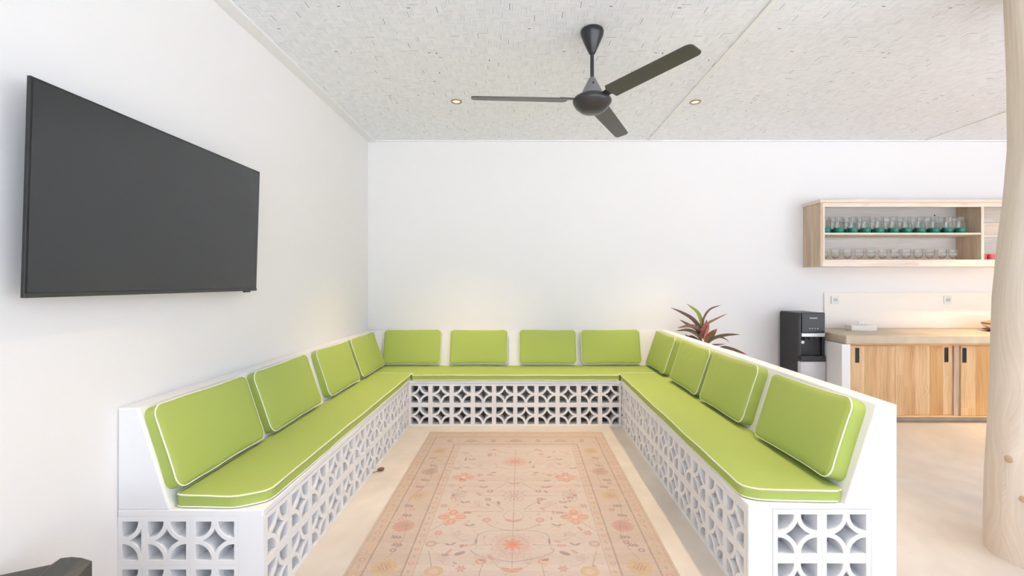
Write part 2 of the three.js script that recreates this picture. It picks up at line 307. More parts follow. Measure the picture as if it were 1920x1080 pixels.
// ------------------------------------------------------------------ rug
{
  const W = 1.545, L = 2.44, PX = 720, cw = Math.round(W * PX), ch = Math.round(L * PX);
  const cv = document.createElement('canvas'); cv.width = cw; cv.height = ch; const c = cv.getContext('2d');
  const X = (x) => (x + W / 2) * PX, Y = (y) => y * PX, S = PX, col = (r, g, b, a = 1) => `rgba(${r},${g},${b},${a})`;
  const rg = mulberry(5);
  c.fillStyle = col(208, 186, 166); c.fillRect(0, 0, cw, ch);
  const rect = (x0, y0, x1, y1, f) => { c.fillStyle = f; c.fillRect(X(x0), Y(y0), (x1 - x0) * S, (y1 - y0) * S); };
  rect(-0.69, 0.13, 0.69, L - 0.13, col(208, 188, 172));
  rect(-0.507, 0.31, 0.507, L - 0.31, col(213, 192, 174));
  rect(-0.455, 0.36, 0.455, L - 0.36, col(218, 204, 194));
  const stroke = (w, f) => { c.lineWidth = w * S; c.strokeStyle = f; };
  const frame = (x, y, w, f, dash) => { stroke(w, f); c.setLineDash(dash ? [5, 4] : []); c.strokeRect(X(-x), Y(y), 2 * x * S, (L - 2 * y) * S); c.setLineDash([]); };
  frame(0.757, 0.03, 0.004, col(172, 148, 128, 0.8)); frame(0.69, 0.13, 0.008, col(150, 130, 116, 0.85)); frame(0.69, 0.13, 0.012, col(172, 150, 134, 0.6), true); frame(0.507, 0.31, 0.012, col(150, 134, 124, 0.8), true); frame(0.507, 0.31, 0.005, col(146, 128, 118, 0.8)); frame(0.455, 0.36, 0.003, col(164, 146, 132, 0.8));
  const ell = (x, y, rx, ry, f, rot = 0) => { c.fillStyle = f; c.beginPath(); c.ellipse(X(x), Y(y), rx * S, ry * S, rot, 0, 7); c.fill(); };
  const petals = (x, y, r0, r1, n, w, f, fill) => { for (let k = 0; k < n; k++) { const a = k / n * 2 * Math.PI; c.save(); c.translate(X(x), Y(y)); c.rotate(a); c.beginPath(); c.ellipse((r0 + r1) / 2 * S, 0, (r1 - r0) / 2 * S, w * S, 0, 0, 7); if (fill) { c.fillStyle = f; c.fill(); } else { stroke(0.003, f); c.stroke(); } c.restore(); } };
  const line = (f, w, ...pts) => { stroke(w, f); c.beginPath(); c.moveTo(X(pts[0][0]), Y(pts[0][1])); for (let k = 1; k < pts.length; k += 2) { const b = pts[k], e = pts[k + 1] ?? b; c.quadraticCurveTo(X(b[0]), Y(b[1]), X(e[0]), Y(e[1])); } c.stroke(); };
  const both = (fn) => { fn(1); fn(-1); };
  const coral = col(212, 146, 122, 0.8), rose = col(204, 148, 134, 0.8), grey = col(140, 122, 118, 0.75), gold = col(206, 172, 124, 0.8), taupe = col(184, 154, 134, 0.8), plum = col(150, 116, 116, 0.75), vine = col(142, 132, 120, 0.75);
  const medallion = (y, r, core) => { petals(0, y, r * 0.55, r, 18, r * 0.1, rose); petals(0, y, r * 0.5, r * 0.8, 18, r * 0.07, col(206, 160, 144, 0.6), true); ell(0, y, r * 0.55, r * 0.5, col(222, 178, 156, 0.8)); petals(0, y, r * 0.1, r * 0.5, 8, r * 0.1, rose, true); ell(0, y, r * 0.2, r * 0.2, core); };
  const star = (x, y, r, f) => { petals(x, y, r * 0.2, r, 10, r * 0.13, f); ell(x, y, r * 0.2, r * 0.2, gold); };
  const flower = (x, y, r, f) => { petals(x, y, r * 0.15, r, 4, r * 0.34, f, true); petals(x, y, r * 0.3, r * 0.9, 8, r * 0.14, col(232, 176, 148, 0.8), true); ell(x, y, r * 0.2, r * 0.2, col(240, 206, 180)); };
  const leaf = (x, y, r, rot, f) => { ell(x, y, r, r * 0.42, f, rot); };
  const sprig = (x, y, r, rot, f) => { for (let k = -1; k <= 1; k++) { leaf(x + k * r * 0.5 * Math.cos(rot), y + k * r * 0.5 * Math.sin(rot) - r * 0.2, r * 0.34, rot + 0.7, f); leaf(x + k * r * 0.5 * Math.cos(rot), y + k * r * 0.5 * Math.sin(rot) + r * 0.2, r * 0.34, rot - 0.7, f); } stroke(0.003, f); c.beginPath(); c.moveTo(X(x - r * Math.cos(rot)), Y(y - r * Math.sin(rot))); c.lineTo(X(x + r * Math.cos(rot)), Y(y + r * Math.sin(rot))); c.stroke(); };
  const palmL = (x, y, r, d) => { for (let k = -3; k <= 3; k++) { c.save(); c.translate(X(x), Y(y)); c.rotate(k * 0.42 + (d < 0 ? Math.PI : 0)); stroke(0.003, plum); c.beginPath(); c.ellipse(r * 0.5 * S, 0, r * 0.5 * S, r * 0.13 * S, 0, 0, 7); c.stroke(); c.restore(); } };
  const bud = (x, y, r, f) => { ell(x, y, r, r * 0.9, f); ell(x, y, r * 0.5, r * 0.45, col(228, 190, 168, 0.9)); };
  const vase = (y, r) => { stroke(0.004, col(176, 158, 144, 0.8)); c.beginPath(); c.moveTo(X(-r), Y(y)); c.bezierCurveTo(X(-r * 0.8), Y(y - r * 1.6), X(r * 0.8), Y(y - r * 1.6), X(r), Y(y)); c.bezierCurveTo(X(r * 0.7), Y(y + r), X(-r * 0.7), Y(y + r), X(-r), Y(y)); c.stroke(); leaf(-r * 0.4, y + r * 0.8, r * 0.5, 0.5, rose); leaf(r * 0.4, y + r * 0.8, r * 0.5, -0.5, rose); line(vine, 0.004, [0, y - r], [0, y + r]); };
  const motif = (f) => { c.save(); f(); c.restore(); };
  const halves = [(fn) => motif(fn), (fn) => motif(() => { c.translate(0, ch); c.scale(1, -1); fn(); })];
  const field = () => {
    line(vine, 0.003, [0, 0.42], [0, 1.95]);
    medallion(0.665, 0.1, coral);
    vase(0.99, 0.05); star(0, 1.2, 0.075, plum);
    both((s) => {
      line(vine, 0.004, [0, 0.52], [s * 0.1, 0.5], [s * 0.16, 0.44]); bud(s * 0.17, 0.43, 0.016, plum);
      line(vine, 0.004, [0.0, 0.8], [s * 0.12, 0.79], [s * 0.15, 0.7]); leaf(s * 0.15, 0.86, 0.022, 0, grey);
      flower(s * 0.352, 0.935, 0.075, coral); palmL(s * 0.39, 1.197, 0.09, -s); flower(s * 0.35, 1.456, 0.082, coral);
      line(vine, 0.004, [s * 0.05, 1.0], [s * 0.14, 0.98], [s * 0.2, 0.99]); sprig(s * 0.22, 0.99, 0.025, 0, grey);
      line(vine, 0.004, [s * 0.05, 1.02], [s * 0.1, 1.1], [s * 0.15, 1.13]); bud(s * 0.155, 1.14, 0.02, plum);
      line(vine, 0.004, [s * 0.06, 1.2], [s * 0.16, 1.2], [s * 0.24, 1.2]); bud(s * 0.16, 1.25, 0.02, plum); line(vine, 0.004, [s * 0.16, 1.26], [s * 0.08, 1.34], [s * 0.06, 1.38]);
      line(vine, 0.004, [s * 0.06, 1.4], [s * 0.18, 1.39], [s * 0.28, 1.4]); sprig(s * 0.27, 1.41, 0.03, 0, plum);
      bud(s * 0.15, 1.49, 0.026, rose); line(vine, 0.004, [s * 0.15, 1.51], [s * 0.14, 1.57], [0, 1.6]); line(vine, 0.004, [0, 1.6], [s * 0.2, 1.58], [s * 0.19, 1.68]); sprig(s * 0.19, 1.7, 0.026, 1.57, grey);
      line(vine, 0.005, [0, 1.87], [s * 0.2, 1.83], [s * 0.21, 1.77]); leaf(s * 0.26, 1.8, 0.03, s * 0.5, plum); bud(s * 0.15, 1.865, 0.028, coral);
      line(vine, 0.004, [s * 0.28, 0.78], [s * 0.36, 0.82], [s * 0.4, 0.72]); line(vine, 0.004, [s * 0.45, 1.6], [s * 0.4, 1.55], [s * 0.38, 1.5]);
      line(vine, 0.004, [s * 0.42, 1.78], [s * 0.39, 1.86], [s * 0.37, 1.95]); bud(s * 0.363, 1.94, 0.045, gold);
      line(vine, 0.004, [s * 0.1, 1.727], [s * 0.18, 1.735], [s * 0.25, 1.735]); sprig(s * 0.25, 1.735, 0.03, 0, rose); bud(s * 0.42, 1.72, 0.03, taupe);
      line(vine, 0.004, [s * 0.14, 1.89], [s * 0.15, 1.94], [s * 0.15, 1.98]);
      for (const y of [1.075, 1.335]) for (let k = 0; k < 5; k++) leaf(s * (0.2 + 0.05 * k), y + 0.012 * (k % 2), 0.026, s * (k % 2 ? 0.5 : -0.5), col(232, 180, 156, 0.7));
      for (let k = 0; k < 60; k++) { const x = s * (0.09 + 0.34 * rg()), y = 0.42 + 1.5 * rg(); leaf(x, y, 0.012 + 0.012 * rg(), rg() * 3, [grey, rose, col(232, 190, 160, 0.8), taupe, col(206, 178, 150, 0.8)][k % 5]); }
    });
    vase(1.45, 0.058); medallion(1.727, 0.115, col(240, 132, 92)); leaf(-0.02, 1.93, 0.035, 0.4, coral); leaf(0.02, 1.93, 0.035, -0.4, coral);
  };
  // pale trellis of tiny leaves under the main motifs
  for (let k = 0; k < 900; k++) { const x = (rg() - 0.5) * 1.5, y = 0.04 + rg() * (L - 0.08); leaf(x, y, 0.005 + 0.009 * rg(), rg() * 3, [col(176, 146, 132, 0.35), col(210, 150, 128, 0.35), col(150, 136, 124, 0.3), col(226, 196, 160, 0.5)][k % 4]); }
  for (let y = 0; y < L; y += 0.045) { c.fillStyle = rg() > 0.5 ? col(232, 214, 198, 0.14 * rg()) : col(178, 146, 120, 0.14 * rg()); c.fillRect(0, Y(y), cw, 0.045 * S); }
  halves[0](field);
  const border = () => both((s) => {
    for (const [y, f] of [[0.45, gold], [0.843, taupe], [1.2, col(206, 178, 140, 0.8)], [1.552, rose], [1.906, gold]]) { petals(s * 0.603, y, 0.03, 0.062, 14, 0.012, f, true); ell(s * 0.603, y, 0.04, 0.04, f); petals(s * 0.603, y, 0.008, 0.03, 6, 0.008, plum); }
    for (const y of [0.6, 0.74, 0.98, 1.08, 1.33, 1.44, 1.66, 1.73, 2.05]) { sprig(s * (0.58 + 0.05 * rg()), y, 0.036, 0.2 * rg(), grey); bud(s * (0.655 - 0.1 * rg()), y + 0.045, 0.017, rg() > 0.5 ? rose : plum); }
    for (let y = 0.2; y < 2.3; y += 0.118) { bud(s * 0.725, y, 0.017, [rose, gold, coral, taupe][Math.floor(rg() * 4)]); leaf(s * 0.725, y + 0.058, 0.02, 1.4, col(196, 166, 144, 0.8)); bud(s * 0.481, y + 0.03, 0.015, [rose, coral, taupe][Math.floor(rg() * 3)]); leaf(s * 0.481, y + 0.09, 0.016, 1.2, col(190, 162, 142, 0.8)); }
    line(vine, 0.003, [s * 0.56, 0.5], [s * 0.66, 0.65], [s * 0.6, 0.8], [s * 0.54, 1.0], [s * 0.62, 1.15], [s * 0.68, 1.3], [s * 0.6, 1.5], [s * 0.54, 1.7], [s * 0.62, 1.85]);
  });
  halves[0](border);
  // small rosettes and leaf pairs that fill the field between the large flowers
  both((s) => { for (const [x, y, k] of [[0.2, 0.52, 0], [0.33, 0.62, 1], [0.4, 0.5, 2], [0.26, 0.74, 2], [0.42, 0.78, 1], [0.24, 0.9, 0], [0.2, 1.08, 1], [0.42, 1.06, 2], [0.3, 1.28, 1], [0.42, 1.33, 0], [0.22, 1.3, 2], [0.24, 1.54, 1], [0.3, 1.63, 2], [0.4, 1.62, 0], [0.32, 1.72, 1], [0.34, 1.84, 2], [0.24, 1.92, 0], [0.08, 1.86, 2]]) {
    if (k === 0) { petals(s * x, y, 0.006, 0.026, 6, 0.007, rose, true); ell(s * x, y, 0.007, 0.007, gold); }
    else if (k === 1) { leaf(s * (x - 0.014), y, 0.017, 0.6 * s, grey); leaf(s * (x + 0.014), y + 0.004, 0.017, -0.6 * s, plum); line(vine, 0.0025, [s * (x - 0.04), y + 0.02], [s * x, y + 0.022], [s * (x + 0.05), y - 0.012]); }
    else { petals(s * x, y, 0.008, 0.03, 5, 0.008, taupe); line(vine, 0.0025, [s * x, y + 0.03], [s * (x - 0.02), y + 0.06], [s * (x - 0.07), y + 0.06]); } } });
  for (const fl of halves) fl(() => { for (const x of [-0.56, -0.374, -0.19, 0, 0.19, 0.374, 0.56]) { ell(x, 0.225, Math.abs(x) === 0.374 || x === 0 ? 0.05 : 0.022, 0.035, Math.abs(x) === 0.374 ? taupe : col(170, 146, 132, 0.7)); } for (let x = -0.6; x <= 0.61; x += 0.12) { bud(x, 0.08, 0.016, rg() > 0.5 ? rose : taupe); sprig(x + 0.06, 0.25, 0.025, 0, taupe); } });
  c.fillStyle = col(172, 160, 155, 0.36); c.fillRect(0, 0, cw, ch);
  // worn threads: thin pale and dark wefts
  for (let k = 0; k < 5200; k++) { const x = rg() * cw, y = rg() * ch, w = 8 + 50 * rg(); c.fillStyle = rg() > 0.5 ? col(238, 222, 206, 0.16) : col(176, 148, 130, 0.12); c.fillRect(x, y, w, 1.2); }
  for (let k = 0; k < 16000; k++) { c.fillStyle = rg() > 0.3 ? col(214, 194, 180, 0.42) : col(168, 142, 126, 0.22); c.fillRect(rg() * cw, rg() * ch, 2 + 11 * rg(), 1.5); }
  const tex = new THREE.CanvasTexture(cv); tex.colorSpace = THREE.SRGBColorSpace; tex.anisotropy = 8;
  const g = new RoundedBoxGeometry(W, 0.008, L, 2, 0.003), p = g.attributes.position, uv = g.attributes.uv;
  for (let i = 0; i < p.count; i++) uv.setXY(i, p.getX(i) / W + 0.5, 0.5 - p.getZ(i) / L);
  for (let i = 0; i < p.count; i++) uv.setY(i, 1 - (p.getZ(i) / L + 0.5));
  const o = thing('area_rug', 'faded pink and beige floral oriental rug between the benches', 'rug', [-0.042, 0.0045, -4.02 + L / 2]);
  mesh('pile', g, MAT(0xffffff, 0.95, { map: tex }), o);
  const fr = []; for (let k = 0; k < 150; k++) { const x = -W / 2 + (k + 0.5) / 150 * W, l = 0.02 + 0.012 * rg(); for (const s of [-1]) fr.push(new THREE.BoxGeometry(0.005, 0.003, l).rotateY((rg() - 0.5) * 0.5).translate(x, -0.0015, s * (L / 2 + l / 2 - 0.002))); }
  const f = mesh('fringe', merge(fr), MAT(lin(226, 204, 180), 0.9), o); f.userData.kind = 'stuff';
}

// ------------------------------------------------------------------ television
{
  const w = 1.232, h = 0.697, o = thing('television', 'large black flat screen television hung on white wall', 'television', [-1.553, 1.302, -2.016]);
  o.rotation.order = 'YXZ'; o.rotation.set(0.03, Math.PI / 2, 0);
  mesh('screen_panel', rbox(-w / 2, w / 2, 0, h, -0.012, 0, 0.002), MAT(lin(30, 30, 32), 0.35), o);
  mesh('screen', box(-w / 2 + 0.008, w / 2 - 0.008, 0.016, h - 0.008, -0.0005, 0.0008), MAT(lin(50, 53, 55), 0.16, { ior: 1.55 }), o);
  mesh('bottom_bezel', rbox(-w / 2, w / 2, 0, 0.014, -0.001, 0.0025, 0.001), MAT(lin(62, 62, 60), 0.4), o);
  mesh('rear_housing', rbox(-w / 2 + 0.14, w / 2 - 0.14, 0.05, 0.5, -0.05, -0.012, 0.01), blackMatt, o);
  mesh('wall_mount', box(-0.25, 0.25, 0.17, 0.4, -0.068, -0.05), darkMetal, o);
  mesh('sensor', rbox(0.5, 0.56, -0.008, 0.002, -0.01, 0.001, 0.003), blackGloss, o);
}

// ------------------------------------------------------------------ ceiling fan
{
  const o = thing('ceiling_fan', 'black three-blade ceiling fan on a short rod', 'fan', [0.43, H, -2.7]);
  mesh('canopy', lathe([[0.0, -0.001], [0.066, -0.001], [0.07, -0.012], [0.066, -0.035], [0.04, -0.095], [0.018, -0.142], [0.012, -0.148]], 40), blackGloss, o);
  mesh('downrod', new THREE.CylinderGeometry(0.0115, 0.0115, 0.17, 20).translate(0, -0.22, 0), darkMetal, o);
  const cone = mesh('motor_cover', lathe([[0.013, -0.285], [0.02, -0.292], [0.05, -0.35], [0.066, -0.385], [0.066, -0.4]], 36), MAT(lin(128, 130, 130), 0.45, { metalness: 0.2 }), o);
  mesh('screw', new THREE.CylinderGeometry(0.006, 0.006, 0.006, 16).rotateX(Math.PI / 2).translate(0, -0.335, 0.044), darkMetal, cone);
  mesh('motor_housing', lathe([[0.06, -0.392], [0.088, -0.398], [0.108, -0.41], [0.117, -0.428], [0.114, -0.442], [0.1, -0.463], [0.08, -0.482], [0.07, -0.486], [0.066, -0.492], [0.04, -0.499], [0, -0.501]], 48), MAT(lin(64, 63, 63), 0.28, { metalness: 0.3 }), o);
  const bs = new THREE.Shape(); bs.moveTo(0.15, -0.035); bs.lineTo(0.17, -0.06); bs.lineTo(0.69, -0.05); bs.quadraticCurveTo(0.725, -0.046, 0.725, -0.02); bs.lineTo(0.725, 0.025); bs.quadraticCurveTo(0.722, 0.046, 0.69, 0.048); bs.lineTo(0.15, 0.055); bs.closePath();
  const bg = extrude(bs, 0.006, 0.002).rotateX(-Math.PI / 2), arm = extrude(poly([[0.09, -0.02], [0.2, -0.03], [0.2, 0.035], [0.09, 0.02]]), 0.007, 0.002).rotateX(-Math.PI / 2).translate(0, 0.006, 0);
  for (const a of [57, 177, 297]) {
    const b = mesh('blade', bg.clone().rotateX(-0.2).rotateY(-a * Math.PI / 180).translate(0, -0.427, 0), MAT(lin(74, 72, 68), 0.38), o);
    mesh('blade_arm', arm.clone().rotateX(-0.2).rotateY(-a * Math.PI / 180).translate(0, -0.427, 0), darkMetal, b);
  }
}

// ------------------------------------------------------------------ downlights
function downlight(x, z, label, power) {
  const o = thing('downlight', label, 'light', [x, H, z], 'round recessed ceiling downlights');
  mesh('rim', lathe([[0.03, -0.001], [0.031, -0.004], [0.036, -0.009], [0.044, -0.008], [0.047, -0.001]], 36), MAT(lin(170, 150, 120), 0.3, { metalness: 0.8 }), o);
  mesh('bulb', lathe([[0.03, -0.0015], [0.02, -0.0035], [0, -0.004]], 28), MAT(lin(255, 244, 220), 0.5, { emissive: new THREE.Color(1, 0.78, 0.48), emissiveIntensity: 1.4 }), o);
  const l = new THREE.SpotLight(new THREE.Color().setRGB(1, 0.72, 0.43), power * LAMP, 0, 0.68, 0.7, 2);
  l.position.set(0, -0.02, 0); l.target.position.set(0, -2, 0); l.castShadow = true; l.shadow.radius = 0.8; l.name = 'lamp_light'; o.add(l, l.target);
}
downlight(-0.54, -3.76, 'lit ceiling downlight between the fan and the television wall', 2.6);
downlight(1.468, -3.77, 'lit ceiling downlight next to the white batten', 2.6);
downlight(-0.54, -1.5, 'lit downlight overhead in front of the fan, television side', 1.9);
downlight(1.468, -1.5, 'lit downlight overhead above the near end of kitchen-side bench', 1.9);
downlight(4.75, -3.77, 'lit downlight over the kitchen counter behind the column', 4);
downlight(5.9, -3.77, 'lit downlight at the far end of kitchen counter', 4);

// ------------------------------------------------------------------ wooden column
{
  const Zc = -2.2, prof = [[0, 2.27, 0.176], [0.12, 2.272, 0.172], [0.4, 2.276, 0.168], [0.72, 2.293, 0.165], [1.0, 2.303, 0.163], [1.27, 2.312, 0.163], [1.48, 2.335, 0.16], [1.742, 2.369, 0.157], [2.03, 2.393, 0.155], [2.4, 2.388, 0.155], [2.737, 2.372, 0.155], [2.868, 2.37, 0.155]];
  const at = (h) => { let k = 0; while (k < prof.length - 2 && h > prof[k + 1][0]) k++; const [h0, x0, r0] = prof[k], [h1, x1, r1] = prof[k + 1], t = clamp((h - h0) / (h1 - h0), 0, 1); return [x0 + (x1 - x0) * t, r0 + (r1 - r0) * t]; };
  const NA = 72, NH = 110, pos = [], uv = [], idx = [];
  const knots = [[0.9, 2.05, 0.05], [0.5, 2.9, 0.035], [0.33, 2.6, 0.03], [1.9, 2.5, 0.035]];
  for (let j = 0; j <= NH; j++) for (let i = 0; i <= NA; i++) {
    const h = j / NH * 2.868, a = i / NA * 2 * Math.PI, [xl, r] = at(h), xc = xl + 1.437 * r;
    let rr = r * (1 + 0.03 * noise(Math.cos(a) * 1.6, Math.sin(a) * 1.6, h * 1.5) + 0.012 * noise(Math.cos(a) * 5, Math.sin(a) * 5, h * 4));
    for (const [kh, ka, kr] of knots) { const d = Math.hypot(h - kh, (a - ka) * r); rr += 0.012 * Math.exp(-d * d / (kr * kr)); }
    pos.push(xc + rr * Math.cos(a), h, Zc + rr * Math.sin(a)); uv.push(i / NA * 1.05, h);
  }
  for (let j = 0; j < NH; j++) for (let i = 0; i < NA; i++) { const a = j * (NA + 1) + i, b = a + NA + 1; idx.push(a, b, a + 1, a + 1, b, b + 1); }
  const g = new THREE.BufferGeometry(); g.setAttribute('position', new THREE.Float32BufferAttribute(pos, 3)); g.setAttribute('uv', new THREE.Float32BufferAttribute(uv, 2)); g.setIndex(idx); g.computeVertexNormals();
  g.translate(-2.5, 0, 2.2);
  const o = thing('log_column', 'tall pale debarked tree trunk column standing on the floor', 'column', [2.5, 0, -2.2]);
  mesh('trunk', g, logMat, o);
  for (const [kh, ka, kr] of knots) {
    const [xl, r] = at(kh), xc = xl + 1.437 * r - 2.5, k = mesh('knot', new THREE.SphereGeometry(kr * 0.5, 16, 10).scale(1, 1, 0.35), MAT(lin(196, 168, 136), 0.6), o);
    k.position.set(xc + (r + 0.011) * Math.cos(ka), kh, (r + 0.011) * Math.sin(ka)); k.lookAt(k.position.clone().add(V(Math.cos(ka), 0, Math.sin(ka))).add(V(0, 0, 0)).add(o.position));
  }
}

// ------------------------------------------------------------------ kitchen
struct('wall_counter_end', uvMetres(rbox(3.004, 3.084, 0, 0.772, ZB + 0.001, -4.19, 0.005)), wallMat, 'low white wall closing the end of kitchen counter', 'wall');
struct('trim_5', uvMetres(rbox(3.25, XR - 0.01, 0.857, 1.243, ZB + 0.0005, ZB + 0.013, 0.003)), MAT(lin(246, 240, 230), 0.4), 'cream plaster backsplash above the kitchen counter', 'trim');
{
  const g = uvMetres(rbox(3.035, XR - 0.01, 0.774, 0.855, ZB + 0.001, -4.18, 0.012, 3), 'x'), o = thing('worktop', 'thick beige concrete worktop over the wooden sliding doors', 'worktop', [0, 0, 0]);
  mesh('slab', g, concreteMat, o);
}
{
  const o = thing('base_cabinet', 'low kitchen cabinet with teak sliding doors and black finger pulls', 'cabinet', [3.1, 0, -4.3]), wx = (x) => x - 3.1;
  const Zd = 0;
  mesh('plinth', uvMetres(rbox(0, 3.4, 0.001, 0.06, -0.12, -0.06, 0.004), 'x'), concreteMat, o);
  mesh('bottom_rail', uvMetres(rbox(wx(3.09), 3.4, 0.058, 0.07, -0.1, 0.012, 0.002), 'x'), teak[1], o);
  mesh('top_rail', uvMetres(rbox(wx(3.09), 3.4, 0.743, 0.772, -0.1, 0.012, 0.002), 'x'), teak[1], o);
  mesh('left_stile', uvMetres(rbox(wx(3.09), wx(3.167), 0.06, 0.743, -0.1, 0.008, 0.002)), teak[1], o);
  mesh('divider', uvMetres(rbox(wx(4.165), wx(4.215), 0.06, 0.743, -0.1, -0.005, 0.002)), brownWood, o);
  mesh('inner_back', box(0, 3.4, 0.06, 0.76, -0.11, -0.1), brownWood, o);
  const door = (x0, x1, z, planks, hx) => {
    const d = mesh('door', box(wx(x0) + 0.004, wx(x1) - 0.004, 0.075, 0.738, z - 0.012, z - 0.008), teak[1], o);
    let x = x0;
    planks.forEach(([f, m], i) => { const x2 = x + (x1 - x0) * f; mesh('plank', uvMetres(rbox(wx(x) + 0.0006, wx(x2) - 0.0006, 0.072, 0.741, z - 0.008, z + 0.01, 0.0015), 'y', [x * 3.7 + i, x * 2.1]), teak[m], d); x = x2; });
    const hg = new THREE.Shape(); hg.moveTo(hx - 0.019, 0.58); hg.lineTo(hx + 0.019, 0.58); hg.lineTo(hx + 0.019, 0.722); hg.lineTo(hx - 0.019, 0.722); hg.closePath();
    const hole = new THREE.Path([[hx - 0.014, 0.585], [hx + 0.014, 0.585], [hx + 0.014, 0.717], [hx - 0.014, 0.717]].map((p) => new THREE.Vector2(...p))); hg.holes.push(hole);
    const hd = mesh('finger_pull', merge(extrude(hg, 0.004, 0.001).translate(-3.1, 0, z + 0.009), box(wx(hx) - 0.0145, wx(hx) + 0.0145, 0.584, 0.718, z + 0.0085, z + 0.0105)), MAT(lin(30, 27, 26), 0.5), d);
    hd.userData.label = 'black recessed finger pull';
  };
  door(3.167, 3.66, -0.002, [[0.26, 1], [0.3, 0], [0.3, 1], [0.14, 1]], 3.223);
  door(3.645, 4.163, -0.03, [[0.3, 0], [0.28, 1], [0.24, 2], [0.18, 1]], 4.103);
  door(4.217, 4.73, -0.002, [[0.28, 1], [0.3, 2], [0.42, 2]], 4.25);
  door(4.72, 5.24, -0.03, [[0.34, 2], [0.34, 0], [0.32, 2]], 5.18);
  door(5.25, 5.86, -0.002, [[0.34, 1], [0.34, 0], [0.32, 2]], 5.3);
}
// wall cupboard, open-fronted
{
  const x0 = 3.03, x1 = 5.62, y0 = 1.51, y1 = 2.175, zf = -4.53, zb = ZB + 0.001, o = thing('wall_cupboard', 'open-fronted whitewashed wooden wall cupboard holding rows of glasses', 'cupboard', [x0, y0, zb]);
  const bx = (a, b, c, d, e, f, r = 0.002) => rbox(a - x0, b - x0, c - y0, d - y0, e - zb, f - zb, r);
  for (const x of [x0, x1 - 0.025]) mesh('side_panel', uvMetres(bx(x, x + 0.025, y0, y1 - 0.02, zb, zf), 'y', [x, 0]), x === x0 ? brownWood : paleWood, o);
  mesh('face_stile', uvMetres(bx(x0 + 0.0255, x0 + 0.045, y0 + 0.07, y1 - 0.06, zf - 0.02, zf + 0.001)), paleWood, o);
  mesh('top_board', uvMetres(bx(x0 - 0.012, x1 + 0.012, y1 - 0.02, y1 + 0.012, zb, zf + 0.014, 0.004), 'x'), paleWood, o);
  mesh('top_rail', uvMetres(bx(x0 + 0.0255, x1 - 0.026, y1 - 0.062, y1 - 0.0205, zf - 0.02, zf), 'x', [0.1, 3]), paleWood, o);
  mesh('bottom_board', uvMetres(bx(x0 + 0.0255, x1 - 0.026, y0, y0 + 0.025, zb + 0.013, zf - 0.0205), 'x'), paleWood, o);
  mesh('bottom_rail', uvMetres(bx(x0 + 0.0255, x1 - 0.026, y0 - 0.002, y0 + 0.07, zf - 0.02, zf), 'x', [0.3, 1]), paleWood, o);
  mesh('shelf', uvMetres(bx(x0 + 0.026, 4.655, 1.832, 1.852, zb + 0.0125, zf - 0.002), 'x', [0.2, 2]), paleWood, o);
  mesh('divider', uvMetres(bx(4.656, 4.682, y0 + 0.0255, y1 - 0.0205, zb + 0.0125, zf - 0.0005), 'y', [0.4, 0.1]), brownWood, o);
  mesh('divider_edge', uvMetres(bx(4.6545, 4.6835, y0 + 0.0705, y1 - 0.0625, zf - 0.002, zf + 0.002), 'y', [0.4, 0.1]), paleWood, o);
  let y = y0 + 0.001; for (const [hh, m] of [[0.15, paleWood], [0.17, paleWoodB], [0.16, paleWood], [0.165, paleWoodB]]) { mesh('back_plank', uvMetres(bx(x0 + 0.026, x1 - 0.026, y + 0.001, y + hh - 0.001, zb, zb + 0.012), 'x', [y * 5, y * 3]), m, o); y += hh; }
  for (const x of [3.21, 4.43]) mesh('screw', new THREE.CylinderGeometry(0.008, 0.008, 0.004, 14).rotateX(Math.PI / 2).translate(x - x0, 2.065 - y0, 0.013), MAT(lin(60, 56, 52), 0.5), o);
}
